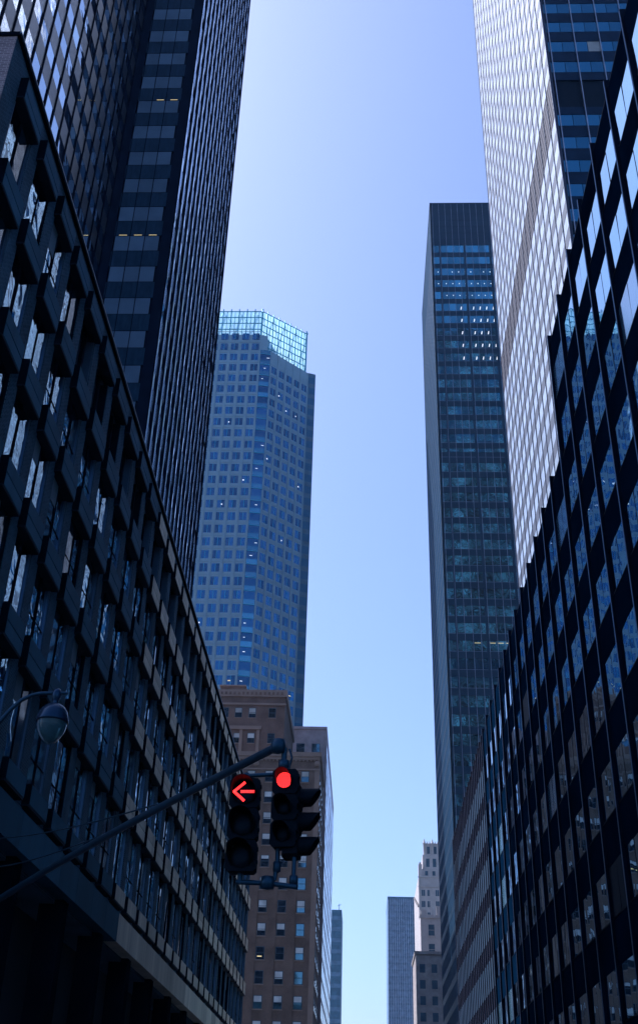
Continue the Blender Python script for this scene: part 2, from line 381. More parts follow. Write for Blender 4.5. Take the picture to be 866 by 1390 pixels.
# ------------------------------------------------------------------ B: dark L-shaped tower behind it
B = thing('office_tower', 'black finned tower rising behind the brick block at upper left', 'skyscraper', (-30, 60, 0))
BT = 176
fb1 = Fr((-23.3, 15, 0), (0, 1, 0), (1, 0, 0)); fb0 = Fr((-23.3, 70, 0), (1, 0, 0), (0, -1, 0)); fb2 = Fr((-17.35, 70, 0), (0, 1, 0), (1, 0, 0))
mb = MB()
mb.box(W, -52, -23.55, 0, BT, 15, 69.99, 'b_wall'); mb.box(W, -52, -17.6, 0, BT, 70.25, 97.9, 'b_wall')
for fr, wd in ((fb1, 55.0), (fb2, 27.9)):
    k = 0
    while 104.1 - 3.64 * k > 10: k += 1
    z = 104.1 - 3.64 * k
    while z < BT - 4: mb.box(fr, .01, wd, z + .02, z + 2.06, -.3, -.02, 'b_span' if fr is fb1 else 'b_span2'); z += 3.64
    mb.box(fr, .01, wd, z - 1.5, BT, -.3, -.05, 'b_span')
# the narrow wall facing the crossing
mb.box(fb0, 0, 0.85, 0, BT, -.3, 0.004, 'b_wall'); mb.box(fb0, 5.1, 5.95, 0, BT, -.3, 0.0, 'b_wall')
z = 104.1 - 3.64 * 26
while z < BT - 4:
    mb.box(fb0, .85, 5.1, z + .08, z + 1.86, -.3, -.05, 'b_fspan'); z += 3.64
mb.build('wall', B)
lst = []
z = 104.1 - 3.64 * 26
while z < BT - 4:
    for j in range(3):
        def f(mb, z=z, j=j):
            u = 1.0 + j * 1.33
            mb.quad(fb0, u, u + 1.26, z - 1.74, z, -.04, 'b_fwin', .004)
            mb.box(fb0, u - .07, u, z - 1.6, z + 2.04, -.25, -.02, 'b_wall')
            mb.box(fb0, u - .0, u + 1.26, z, z + .07, -.25, -.03, 'b_wall')
            if 88 < z < 90 and j > 0: mb.box(fb0, u + .4, u + 1.1, z + .12, z + .18, -.04, -.03, 'lit_yellow')
            if 70 < z < 72: mb.box(fb0, u + .3, u + 1.0, z + .12, z + .17, -.04, -.03, 'lit_yellow')
        c = fb0.p(1.6 + j * 1.33, z - .8, 0); lst.append((c, (1.3, 1.5, vis(fb0, c)), f))
    for fr, wd in ((fb1, 55.0), (fb2, 27.9)):
        nb = int(round(wd / 1.86)); pw = wd / nb
        for j in range(nb):
            def f(mb, z=z, j=j, fr=fr, pw=pw):
                mb.quad(fr, j * pw + .06, (j + 1) * pw - .06, z - 1.56, z, -.03, 'b_glass', .006)
            c = fr.p((j + .5) * pw, z - .8, 0); lst.append((c, (pw, 1.6, vis(fr, c)), f))
    z += 3.64
cells(B, 'window', lst)
lst = []
for fr, wd in ((fb1, 55.0), (fb2, 27.9)):
    nb = int(round(wd / 1.86)); pw = wd / nb
    for j in range(nb + 1):
        def f(mb, j=j, fr=fr, pw=pw): mb.box(fr, j * pw - .06 + (.07 if j == 0 else 0), j * pw + .06, 0, BT + .4, -.25, .07 if fr is fb1 else .12, 'b_fin')
        c = fr.p(j * pw, 80, .2); lst.append((c, (1, 1, 1), f))
cells(B, 'fin', lst)

# ------------------------------------------------------------------ C: octagonal granite tower with the glass crown
Ct = thing('crowned_tower', 'pale octagonal granite tower with a glowing glass lattice crown', 'skyscraper', (-42, 290, 0))
cs = [(-55, 262), (-32.5, 262), (-29.2, 262.6), (-18.3, 273.5), (-16.0, 274.4), (-18.5, 312), (-29, 323), (-55, 323), (-66, 312), (-66, 273.5)]
mb = MB(); mb.prism(cs, 0, 214.0, 'c_stone', 'roof')
mb.prism([(-54.9, 262.15), (-32.6, 262.15), (-30.6, 262.9), (-30.6, 300), (-54.9, 300)], 213.5, 220.3, 'c_stone', 'roof')
def frame_of(a, b):
    a = Vector((a[0], a[1], 0)); b = Vector((b[0], b[1], 0)); d = (b - a); n = Vector((d.y, -d.x, 0)).normalized()
    return Fr(a, d, n), d.length
lst = []
zrows = [(122.37 - 1.6) * 1.514 + 1.6 + 4.03 * k for k in range(-44, 9)]
zrows = [z for z in zrows if z > 8]
f_front, w_front = frame_of(cs[0], cs[1]); f_ch, w_ch = frame_of(cs[1], cs[2]); f_r, w_r = frame_of(cs[2], cs[3]); f_e, w_e = frame_of(cs[3], cs[4])
f_l, w_l = frame_of(cs[9], cs[0])
def pairs(fr, w, n, tops, big=False):
    pw = w / n
    for j in range(n):
        for z in tops:
            def f(mb, j=j, z=z):
                u = j * pw + pw * .17
                ww = pw * .66 / 2 - .06
                for q in (0, 1):
                    a = u + q * (ww + .12)
                    mb.quad(fr, a, a + ww, z - 2.5, z, .012, 'c_glass', .006)
                    if q: mb.box(fr, a - .12, a, z - 2.5, z, 0, .05, 'c_frame')
                if R() < .06:
                    a = u + (ww if R() < .5 else .2); mb.box(fr, a, a + .45, z - 1.6, z - 1.25, .02, .03, 'lit')
                if 104 < z < 108 and R() < .6: mb.box(fr, u + .3, u + 1.1, z - 1.5, z - 1.25, .02, .03, 'lit_yellow')
            c = fr.p(j * pw + pw / 2, z - 1.2, 0); lst.append((c, (pw * .6, 2.5, vis(fr, c)), f))
    for j in range(n + 1):       # shallow granite ribs
        mb.box(fr, max(0, j * pw - .26), min(w, j * pw + .26), 0, 214, 0, .16, 'c_stone')
    for z in tops: mb.box(fr, 0, w, z + .55, z + .72, 0, .07, 'c_stone')
pairs(f_front, w_front, 7, zrows + [zrows[-1] + 4.03]); 
pairs(f_r, w_r, 5, [z for z in zrows if z < 211]); pairs(f_l, w_l, 5, [z for z in zrows if z < 211])
mb.build('wall', Ct)
# glass strips on the chamfer and on the far corner
mb = MB(); mc = MB()
for z in zrows:
    if z > 213: continue
    mb.quad(f_ch, .15, w_ch - .15, z - 2.5, z, .06, 'c_glass', .01); mb.quad(f_ch, .15, w_ch - .15, z, z + 1.53, .08, 'c_strip', .01)
    mb.box(f_ch, .15, w_ch - .15, z - .08, z + .08, 0, .16, 'c_frame')
    if R() < .4:
        a_ = U_(.4, 2.2); mb.box(f_ch, a_, a_ + U_(.4, .9), z - 1.5, z - 1.35, .09, .1, 'lit')
    mc.quad(f_e, 0.1, w_e - .1, z - 2.5, z, .02, 'c_end', .0); mc.quad(f_e, .1, w_e - .1, z, z + 1.53, .03, 'f_wall', .0)
mb.build('glass_corner', Ct); mc.build('corner_panels', Ct)
cells(Ct, 'window', lst)
# crown: posts, rails and translucent panes
def crown(fr, w, n, z0, z1, dip=None):
    pw = w / n; gl = MB(); st = MB()
    rows = 6 if z1 - z0 > 10 else 4
    for j in range(n):
        for i in range(rows):
            za, zb = z0 + (z1 - z0) * i / rows, z0 + (z1 - z0) * (i + 1) / rows
            for q in (0, 1): gl.quad(fr, j * pw + q * pw / 2 + .05, j * pw + (q + 1) * pw / 2 - .05, za + .05, zb - .05, -.05, 'crown', .03)
    for j in range(n + 1):
        st.box(fr, j * pw - .13, j * pw + .13, z0 - 1.0, z1 + .9, -.1, .18, 'c_frame')
        st.box(fr, j * pw - .08, j * pw + .08, z1 - .4, z1 + .1, .1, .5, 'c_frame')
    for j in range(n): st.box(fr, j * pw + pw / 2 - .07, j * pw + pw / 2 + .07, z0, z1, -.08, .1, 'c_frame')
    for i in range(rows + 1):
        z = z0 + (z1 - z0) * i / rows; st.box(fr, 0, w, z - .1, z + .1, -.09, .14, 'c_frame')
    # raking braces behind the glass
    for j in range(0, n - 1, 2):
        st.tube([fr.p(j * pw, z0, -1.6), fr.p((j + 2) * pw, z1, -.6)], .14, 'c_frame', 6); st.tube([fr.p((j + 2) * pw, z0, -1.6), fr.p(j * pw, z1, -.6)], .14, 'c_frame', 6)
    return gl, st
gl = MB(); st = MB()
cc = [cs[0], cs[1], (-18.9, 273.2), (-22.5, 300), (-30, 321), (-55, 322), (-65, 312), (-65, 273.5)]
for q, (n, z0) in enumerate(((9, 220.4), (8, 214.1), (9, 214.1), (6, 214.1), (9, 214.1), (5, 214.1), (11, 214.1), (5, 214.1))):
    a, b_ = cc[q], cc[(q + 1) % 8]
    fr, w = frame_of(a, b_)
    fr.o -= fr.n * .5
    g1, s1 = crown(fr, w, n, z0, 230.0)
    for src, dst in ((g1, gl), (s1, st)):
        b0 = len(dst.v); dst.v += src.v; dst.f += [tuple(i + b0 for i in f) for f in src.f]
        dst.m += [dst.mi(src.mats[i]) for i in src.m]; dst.smooth += src.smooth
gl.build('crown_glass', Ct); st.build('crown_frame', Ct)
mb = MB()      # mechanical drum inside the crown
mb.prism([(-46 + 10 * math.cos(t), 292 + 14 * math.sin(t)) for t in [2 * math.pi * k / 16 for k in range(16)]], 213, 223, 'c_strip'); mb.build('plant_room', Ct)

# ------------------------------------------------------------------ I: slab tower, dark bronze with blue glass
I = thing('office_tower', 'tall slim dark blue tower standing free against the sky right of centre', 'skyscraper', (34, 221, 0))
fi = Fr((15.95, 200, 0), (1, 0, 0), (0, -1, 0)); fs = Fr((15.95, 200, 0), (0, 1, 0), (-1, 0, 0))
WI = 38.0; TI = 211.7
mb = MB(); mb.box(W, 16.15, 16 + WI, 0, TI, 200.2, 243.0, 'i_wall')
mb.box(fi, 0, WI, 197.2, TI - .004, -.25, -.03, 'i_wall')
mb.box(fi, 0, .42, 0, TI - .002, -.25, .0, 'i_wall')
for z in [199.2, 201.4, 203.6, 205.8, 208, 210.2]: mb.box(fi, .42, WI, z, z + .25, -.1, -.005, 'i_wall')
zi = [197.1 - 3.8 * k for k in range(51)]
for k, z in enumerate(zi):
    mb.box(fi, .42, WI, z - 3.8 + .01, z - 2.35, -.25, -.02, 'i_wall')
    if k == 16: mb.box(fi, .42, WI, z - 2.36, z - 1.0, -.25, -.018, 'i_wall')
# side skin
mb.box(fs, 0, 43, 0, TI - .003, -.25, -.02, 'i_side')
for z in zi: mb.box(fs, 0.1, 42.9, z - 3.8, z - 2.5, -.1, 0.01, 'i_wall')
mb.build('wall', I)
mb = MB(); mb.box(W, 15.9, 16.05 + WI, TI, TI + .25, 199.93, 243.05, 'i_wall'); mb.build('roof', I)
lst = []
gcol = [(.42, 1.9), (2.3, 7.9), (8.35, 14.2), (14.7, 20.6), (21.1, 27.0), (27.5, 33.4), (33.8, 37.6)]
for gi_, (a, b_) in enumerate(gcol):
    for k, z in enumerate(zi):
        if z < 6: continue
        def f(mb, a=a, b_=b_, k=k, z=z, gi_=gi_):
            u = a
            while u < b_ - .1:
                e = min(u + 1.56, b_)
                mb.quad(fi, u, e, z - 2.36, z, -.09, 'i_glass', .006)
                if gi_ < 4:
                    if 2 <= k <= 4 and R() < .9: mb.box(fi, u + .9, u + 1.08, z - 1.35, z - 1.1, -.07, -.06, 'lit')
                    if 5 <= k <= 9 and (gi_ > 1 or u > 4) and R() < .95: mb.poly([fi.p(u + .95, z - 1.9, -.06), fi.p(u + 1.15, z - 1.9, -.06), fi.p(u + 1.3, z - 1.0, -.06), fi.p(u + 1.1, z - 1.0, -.06)], 'lit')
                    if k in (28,) and gi_ < 3 and R() < .6: mb.box(fi, u + .1, u + 1.3, z - .55, z - .45, -.07, -.06, 'lit_yellow')
                u = e
            mb.box(fi, b_, b_ + .44, z - 3.79, z, -.25, .05, 'i_wall')
            if k % 1 == 0 and 5 <= k <= 30: mb.box(fi, a, b_, z - 2.34, z - 2.28, -.08, -.01, 'i_fin')
        c = fi.p((a + b_) / 2, z - 1.2, 0); lst.append((c, (b_ - a, 2.3, vis(fi, c)), f))
cells(I, 'window', lst)
lst = []
for j in range(25):
    def f(mb, j=j): mb.box(fi, .55 + j * 1.58, .63 + j * 1.58, 0, TI - .1, -.1, .08, 'i_fin')
    lst.append((fi.p(.6 + j * 1.58, 120, .1), (1, 1, 1), f))
for j in range(29):
    def f(mb, j=j): mb.box(fs, .05 + j * 1.52, .13 + j * 1.52, 0, TI - .1, -.1, .04, 'i_side')
    lst.append((fs.p(.1 + j * 1.52, 120, .1), (1, 1, .5), f))
cells(I, 'fin', lst)

# ------------------------------------------------------------------ J: white-gridded tower on the right
J = thing('office_tower', 'tallest right-hand tower, its street face a bright grid of white windows', 'skyscraper', (38, 111, 0))
fj = Fr((21.5, 85, 0), (0, 1, 0), (-1, 0, 0)); fjf = Fr((21.5, 85, 0), (1, 0, 0), (0, -1, 0))
TJ = 222; WJ = 54; WF = 32.5
mb = MB(); mb.box(W, 21.75, 21.5 + WF, 0, TJ, 85.25, 85 + WJ, 'j_fspan')
zj = [126.1 + 3.8 * k for k in range(25) if 126.1 + 3.8 * k < TJ - 2][::-1] + [122.4, 118.6, 114.8] + [105.3 - 3.8 * k for k in range(27)]
for q, z in enumerate(zj):
    zn = zj[q + 1] if q + 1 < len(zj) else z - 3.8
    if z - zn > 5:
        mb.box(fj, .012, WJ, zn + .01, z - 1.95, -.26, -.07, 'j_mech'); mb.box(fjf, .3, WF, zn + 1.3, z - 3.4, -.25, -.2, 'black')
        mb.box(fjf, .3, WF, zn + .01, zn + 1.3, -.25, -.05, 'j_fspan'); mb.box(fjf, .3, WF, z - 3.4, z - 1.95, -.25, -.05, 'j_fspan')
        for zz in range(0, 7): mb.box(fj, .012, WJ, zn + .5 + zz * 1.05, zn + .75 + zz * 1.05, -.1, -.03, 'j_mech')
    else:
        mb.box(fj, .012, WJ, zn + .01, z - 2.05, -.26, -.05, 'j_span'); mb.box(fjf, .3, WF, zn + .01, z - 1.9, -.25, -.05, 'j_fspan')
mb.box(fj, .012, WJ, zj[0] + .01, TJ - .01, -.26, -.05, 'j_span')
mb.box(fjf, 0, .3, 0, TJ - .02, -.26, .0, 'j_span')
fjb = Fr((21.5 + WF, 85 + WJ, 0), (-1, 0, 0), (0, 1, 0))
for z in zj:
    mb.box(fjb, .1, WF - .3, z + .01, z + 1.75, -.1, .10, 'j_span')
    for k in range(21):
        mb.quad(fjb, .3 + k * 1.5, 1.7 + k * 1.5, z - 2.0, z, .03, 'j_glass' if R() < .35 else 'j_fwin', .01)
mb.build('wall', J)
lst = []
for z in zj:
    for j in range(18):
        def f(mb, j=j, z=z):
            mb.quad(fj, j * 3 + .1, j * 3 + 1.5, z - 2.06, z, -.07, 'j_glass', .006); mb.quad(fj, j * 3 + 1.53, j * 3 + 2.94, z - 2.06, z, -.07, 'j_glass', .006)
        c = fj.p(j * 3 + 1.5, z - 1, 0); lst.append((c, (2.8, 2, vis(fj, c)), f))
    for j in range(-1, 10):
        def f(mb, j=j, z=z):
            a0 = max(.3, .53 + j * 3.03)
            e = min(WF, .53 + (j + 1) * 3.03); m_ = .53 + j * 3.03 + 1.5
            mt = 'j_fwin'
            if m_ > a0: mb.quad(fjf, a0 + .03, m_ - .03, z - 1.9, z, -.09, mt, .006)
            mb.quad(fjf, max(a0, m_) + .03, e - .03, z - 1.9, z, -.09, 'd_blind' if (abs(z - 118.6) < .1 and j == 1) else mt, .006)
        c = fjf.p(2 + j * 3.03, z - 1, 0); lst.append((c, (3 if j >= 0 else .5, 1.9, vis(fjf, c)), f))
cells(J, 'window', lst)
lst = []
for j in range(19):
    def f(mb, j=j): mb.box(fj, j * 3 - .045, j * 3 + .045, 0, TJ, -.2, .02, 'j_finw')
    lst.append((fj.p(j * 3, 130, .1), (1, 1, 1), f))
for j in range(11):
    def f(mb, j=j): mb.box(fjf, .49 + j * 3.03, .58 + j * 3.03, 0, TJ, -.2, .22, 'j_fin')
    lst.append((fjf.p(.5 + j * 3.03, 130, .1), (1, 1, 1), f))
cells(J, 'fin', lst)

# ------------------------------------------------------------------ K: near right dark glass block
K = thing('glass_office_block', 'near right dark glass block with deep black fins mirroring the towers opposite', 'building', (22, 60, 0))
fk = Fr((10.8, 0, 0), (0, 1, 0), (-1, 0, 0))
P = 3.6; Y0 = 36.47 - 8 * P; YS = 36.47 + 4 * P; YE = Y0 + 25 * P
TOP = [41.3 - 4.0 * i for i in range(10)]
mb = MB()
mb.box(W, 11.2, 40, 0, 43.1, Y0, YS - .02, 'k_dark'); mb.box(W, 11.2, 20.6, 0, 35.5, YS - .02, YE, 'k_dark')
mb.box(fk, Y0, YS, 41.32, 43.3, -.5, -.03, 'k_dark'); mb.box(fk, YS, YE, 33.32, 35.7, -.5, -.03, 'k_dark')
for i, z in enumerate(TOP):
    mb.box(fk, Y0, YS if i < 2 else YE, z - 3.99, z - 2.08, -.5, -.03, 'k_dark')
    mb.box(fk, Y0, YS if i < 2 else YE, z - 2.14, z - 2.085, -.2, -.01, 'k_fin')
mb.build('wall', K)
mb = MB(); mb.box(fk, Y0, YS + .02, 43.3, 43.5, -29, -.06, 'k_fin'); mb.box(fk, YS + .03, YE, 35.7, 35.88, -9.8, -.06, 'k_fin'); mb.build('roof', K)
lst = []
for i, z in enumerate(TOP):
    for j in range(25):
        u = Y0 + j * P
        if i < 2 and j >= 12: continue
        def f(mb, u=u, z=z):
            m_ = u + P / 2; t = .009
            g_ = 'k_blind' if R() < .06 else 'k_glass'
            if R() < .03: g_ = 'black'
            mb.quad(fk, u + .05, m_ - .02, z - 2.08, z, -.04, g_, t); mb.quad(fk, m_ + .02, u + P - .05, z - 2.08, z, -.04, g_, t)
            mb.box(fk, m_ - .025, m_ + .025, z - 2.08, z, -.3, -.035, 'k_fin')
        c = fk.p(u + P / 2, z - 1, 0); lst.append((c, (P, 2.1, vis(fk, c)), f))
cells(K, 'window', lst)
lst = []
for j in range(26):
    u = Y0 + j * P; zt = 43.9 if j <= 12 else 36.3
    def f(mb, u=u, zt=zt):
        mb.box(fk, u - .09, u + .09, 0, zt, -.3, .085, 'k_fin'); mb.box(fk, u - .06, u + .06, 0, zt + .01, .087, .105, 'k_edge')
    lst.append((fk.p(u, 25, 0), (1, 1, 1), f))
cells(K, 'fin', lst)


Lb = thing('office_block', 'pale finned low block beyond the near glass block, its sunlit paleness painted in', 'building', (16, 118, 0))
YL = YE + 11 * P
mb = MB(); mb.box(W, 11.2, 20.6, 0, 35.5, YE + .12, YL, 'k_dark'); mb.box(fk, YE + .12, YL, 33.32, 35.7, -.5, -.03, 'l_span')
for z in TOP[2:]: mb.box(fk, YE + .12, YL, z - 3.99, z - 2.4, -.5, -.03, 'l_span')
mb.build('wall', Lb)
mb = MB(); mb.box(fk, YE + .14, YL, 35.7, 35.88, -9.8, -.06, 'k_fin'); mb.build('roof', Lb)
lst = []
for z in TOP[2:]:
    for j in range(22):
        u = YE + j * P / 2
        def f(mb, u=u, z=z): mb.quad(fk, u + .16, u + P / 2 - .03, z - 2.4, z, -.03, 'l_glass', .004)
        c = fk.p(u + P / 4, z - 1, 0); lst.append((c, (P / 2, 2.1, vis(fk, c)), f))
cells(Lb, 'window', lst)
lst = []
for j in range(1, 23):
    u = YE + j * P / 2
    def f(mb, u=u): mb.box(fk, u - .035, u + .035, 0, 36.3, -.2, .045, 'k_fin'); mb.box(fk, u - .035, u + .035, 0, 36.31, .047, .06, 'l_fin')
    lst.append((fk.p(u, 25, 0), (1, 1, 1), f))
cells(Lb, 'fin', lst)

# ------------------------------------------------------------------ D: two masonry blocks, E beside them
def sash(mb, fr, u, z, w, h, blind=None, frame='d_frame'):
    """window with top z: frame, sill, glass and a half drawn blind"""
    mb.box(fr, u - .06, u + w + .06, z - h - .06, z + .06, -.1, .03, frame)
    mb.quad(fr, u + .05, u + w - .05, z - h + .05, z - .05, .04, 'd_glass', .004)
    if blind is None: blind = random.choice([0, .3, .45, .5, .5, .6])
    if blind: mb.quad(fr, u + .05, u + w - .05, z - h * blind, z - .05, .052, 'd_blind')
    mb.box(fr, u, u + w, z - h / 2 - .04, z - h / 2 + .04, .03, .075, frame)
    mb.box(fr, u - .14, u + w + .14, z - h - .2, z - h - .06, -.05, .14, 'd_stone')
D2 = thing('masonry_building', 'tan brick building behind the traffic lights with a roundel cornice', 'building', (-24, 192, 0))
fd = Fr((-46, 183, 0), (1, 0, 0), (0, -1, 0)); fds = Fr((-7.6, 183, 0), (0, 1, 0), (1, 0, 0))
mb = MB(); mb.box(W, -46, -7.6, 0, 61.2, 183, 200, 'd_brick')
for u in [1.2 + 3.05 * k for k in range(13)]: mb.box(fd, u - .45, u + .45, 0, 58.9, 0, .1, 'd_brick')
mb.box(fd, 37.6, 38.4, 0, 58.9, 0, .12, 'd_stone')
mb.build('wall', D2)
mb = MB(); mb.box(fd, -.3, 38.7, 61.2, 61.95, -17.2, .45, 'd_stone'); mb.box(fd, 0, 38.45, 58.9, 59.15, -.1, .22, 'd_stone'); mb.box(fd, 0, 38.42, 60.7, 61.2, -.1, .25, 'd_stone')
for k in range(9):
    c = fd.p(38.0 - 5.2 * k, 60.0, .1); mb.lathe(c, [(0, -.25), (.35, -.22), (.5, -.1), (.5, .12)], 'd_stone', 14, 'y')
for k in range(60): mb.box(fd, .3 + .64 * k, .6 + .64 * k, 60.45, 60.7, 0, .2, 'd_stone')
mb.build('cornice', D2)
lst = []
for k in range(12):
    for r in range(16):
        u = 35.4 - 3.05 * k; z = 58.7 - 3.47 * r
        if k == 0 or True:
            def f(mb, u=u, z=z):
                sash(mb, fd, u, z, 1.25, 1.8)
                if R() < .12: mb.box(fd, u + .2, u + .9, z - 1.45, z - 1.3, .056, .062, 'lit_yellow')
            c = fd.p(u + .6, z - .9, 0); lst.append((c, (1.3, 1.8, vis(fd, c)), f))
for k in range(5):
    for r in range(16):
        u = 1.4 + 3.1 * k; z = 58.7 - 3.47 * r
        def f(mb, u=u, z=z): sash(mb, fds, u, z, 1.25, 1.8)
        c = fds.p(u + .6, z - .9, 0); lst.append((c, (1.3, 1.8, vis(fds, c)), f))
cells(D2, 'window', lst)

D1 = thing('masonry_building', 'red-brown brick building with pilasters peeping over the tan one', 'building', (-34, 216, 0))
fe = Fr((-55, 205, 0), (1, 0, 0), (0, -1, 0))
WD = 39.4
mb = MB(); mb.box(W, -55, -15.6, 0, 80.3, 205, 232, 'd_brick2')
for x in (-29.2, -26.5, -23.9, -20.6): mb.box(fe, x + 55 - .3, x + 55 + .3, 62, 73.6, 0, .22, 'd_stone')
mb.build('wall', D1)
mb = MB(); mb.box(fe, 0, WD + .35, 80.3, 81.7, -27, .35, 'd_stone'); mb.box(fe, 0, WD + .2, 78.6, 79.0, -.1, .3, 'd_stone'); mb.box(fe, 0, 35, 73.6, 74.3, -.1, .4, 'd_stone')
for k in range(46): mb.box(fe, .3 + .85 * k, .7 + .85 * k, 80.7, 81.2, .35, .45, 'd_brick2')
mb.build('cornice', D1)
mb = MB(); mb.box(W, -29.5, -24.5, 81.7, 85.2, 212, 217, 'd_brick2'); mb.box(W, -29.7, -24.3, 85.2, 85.5, 211.8, 217.2, 'd_stone'); mb.build('penthouse', D1)
lst = []
for x in (-45, -42.4, -38.4, -35.8, -31.1, -27.95, -25.3, -22.6, -18.7):
    for z in [78.0, 72.9, 69.2, 65.6] + [62 - 3.6 * q for q in range(15)]:
        def f(mb, x=x, z=z): sash(mb, fe, x + 55, z, 1.3, 1.9)
        c = fe.p(x + 55.6, z - .9, 0); lst.append((c, (1.3, 1.9, vis(fe, c)), f))
cells(D1, 'window', lst)

E = thing('office_building', 'narrow mauve building with a blue glass side beyond the tan brick one', 'building', (-20, 240, 0))
ff = Fr((-34, 236, 0), (1, 0, 0), (0, -1, 0)); ffs = Fr((-8.35, 236, 0), (0, 1, 0), (1, 0, 0))
mb = MB(); mb.box(W, -34, -8.35, 0, 84.8, 236, 300, 'e_wall'); mb.box(ff, 0, 25.65, 84.8, 85.4, -64, .2, 'e_wall')
mb.build('wall', E)
lst = []
for r in range(21):
    z = 81.5 - 3.7 * r
    for k in range(7):
        def f(mb, z=z, k=k): sash(mb, ff, 2.0 + 3.4 * k, z, 1.7, 1.9, 0)
        c = ff.p(3 + 3.4 * k, z - 1, 0); lst.append((c, (1.7, 1.9, .6), f))
    for k in range(16):
        def f(mb, z=z, k=k): mb.quad(ffs, .6 + 4 * k, 4.2 + 4 * k, z - 2.8, z, .02, 'e_glass', .01); mb.box(ffs, .2 + 4 * k, .6 + 4 * k, z - 3.7, z, -.1, .03, 'e_wall')
        c = ffs.p(2.4 + 4 * k, z - 1.2, 0); lst.append((c, (3.6, 2.4, vis(ffs, c)), f))
cells(E, 'window', lst)

# ------------------------------------------------------------------ F, G, H: the far end of the street
Fb = thing('office_building', 'small dark blue building low beside the mauve one, antenna on its roof', 'building', (-14, 460, 0))
mb = MB(); mb.box(W, -22, -8.55, 0, 87.8, 450, 475, 'f_wall')
fz = Fr((-22, 450, 0), (1, 0, 0), (0, -1, 0))
for z in range(4, 86, 4): mb.box(fz, 0.1, 13.35, z, z + 1.4, -.1, .12, 'g_wall')
mb.build('wall', Fb)
mb = MB(); mb.tube([(-9.6, 452, 87.8), (-9.6, 452, 90.4)], .12, 'f_wall', 6); mb.tube([(-10.4, 452, 89.6), (-8.8, 452, 90.1)], .08, 'f_wall', 6); mb.build('antenna', Fb)
G = thing('slab_tower', 'far blue slab with fine vertical ribs at the end of the street', 'skyscraper', (19, 620, 0))
mb = MB(); mb.box(W, 12.4, 34, 0, 122.6, 600, 642, 'g_wall'); mb.box(W, 12.3, 34.1, 122.6, 123.6, 599.8, 642.2, 'f_wall')
fg = Fr((12.4, 600, 0), (1, 0, 0), (0, -1, 0))
for k in range(40): mb.box(fg, .0, 21.5, 1 + 3.1 * k, 1.9 + 3.1 * k, 0, .08, 'f_wall')
mb.build('wall', G)
for k in range(20):
    r_ = MB(); r_.box(fg, .1 + 1.12 * k, .45 + 1.12 * k, 0, 122.5, 0, .55, 'g_rib'); r_.build('rib', G)
H = thing('stepped_tower', 'pale limestone tower stepping up to a spiky gothic top, far down the street', 'skyscraper', (27, 440, 0))
fh = Fr((20, 420, 0), (1, 0, 0), (0, -1, 0)); fhs = Fr((20, 420, 0), (0, 1, 0), (-1, 0, 0))
mb = MB()
mb.box(W, 20, 38, 0, 94.3, 420, 460, 'h_stone'); mb.box(W, 21, 36, 94.3, 97.2, 421, 456, 'h_stone'); mb.box(W, 21.8, 34, 97.2, 102.6, 422, 450, 'h_stone'); mb.box(W, 22.6, 29.2, 102.6, 107.0, 423, 431, 'h_stone')
mb.box(W, 20.1, 21.4, 94.3, 98.8, 420.4, 424, 'h_stone'); mb.box(W, 20.4, 21.1, 98.8, 99.6, 421, 423, 'h_stone')
for z in (90.6, 94.0, 80, 70): mb.box(fh, -.15, 18.1, z, z + .35, -.1, .25, 'h_stone')
for k in range(8): mb.box(W, 19.55, 20, 84 + k * 1.25, 84.7 + k * 1.25, 420.5 + k * 4.5, 422.5 + k * 4.5, 'h_stone')
for k in range(5): mb.box(fh, .05 + 4.0 * k, .5 + 4.0 * k, 0, 93.9, 0, .3, 'h_stone')
mb.build('wall', H)
mb = MB()
for x in (22.6, 25.6, 28.7):
    mb.lathe((x, 423, 106.6), [(.5, -4), (.5, 0), (.65, .2), (.45, .6), (.28, 1.3), (.0, 2.2)], 'h_stone', 6)
for x in (23.6, 24.6, 26.6, 27.6): mb.lathe((x, 423, 107), [(.3, -.2), (.25, .3), (.0, .9)], 'h_stone', 5)
for x in (22.6, 28.7): mb.tube([(x, 423, 106.6), (x - .9, 422.6, 107.2)], [.2, .05], 'h_stone', 5)
mb.box(W, 22.2, 29.5, 102.5, 102.9, 422.7, 431.3, 'h_stone')
mb.build('crown', H)
lst = []
for r in range(23):
    z = 89.6 - 3.9 * r
    for u in (1.0, 3.1, 6.1, 8.2, 11.2, 13.3):
        def f(mb, u=u, z=z): mb.box(fh, u, u + 1.3, z - 2.1, z, -.1, .02, 'h_glass'); mb.box(fh, u + .6, u + .68, z - 2.1, z, 0, .05, 'h_stone')
        lst.append((fh.p(u, z, 0), (1.3, 2, .8), f))
for u in (3.5, 6.0, 8.5): 
    def f(mb, u=u): mb.box(fh, u - .5, u + .8, 98.2, 101.2, -2.4, -1.98, 'h_glass')
    lst.append((fh.p(u, 100, -2), (1.3, 3, .8), f))
for u in (3.5, 6.0):
    def f(mb, u=u): mb.box(fh, u, u + 1.1, 103.2, 105.8, -3.4, -2.98, 'h_glass')
    lst.append((fh.p(u, 104, -3), (1.3, 3, .8), f))
for u in (2.5, 5.2, 8.0):
    def f(mb, u=u): mb.box(fh, u, u + 1.1, 94.9, 96.5, -1.4, -.98, 'h_glass')
    lst.append((fh.p(u, 95, -3), (1.3, 1.6, .8), f))
cells(H, 'window', lst)
H2 = thing('masonry_building', 'cream mid-rise block directly in front of the stepped limestone tower', 'building', (24, 340, 0))
fq = Fr((16.3, 335, 0), (1, 0, 0), (0, -1, 0))
mb = MB(); mb.box(W, 16.3, 38, 0, 64.6, 335, 347, 'h_stone'); mb.box(fq, -.2, 10, 64.0, 64.9, -.2, .3, 'h_stone'); mb.box(fq, -.2, 12, 53.0, 53.5, -.1, .3, 'h_stone'); mb.box(W, 16.4, 18, 64.6, 66.4, 335.3, 337, 'h_stone')
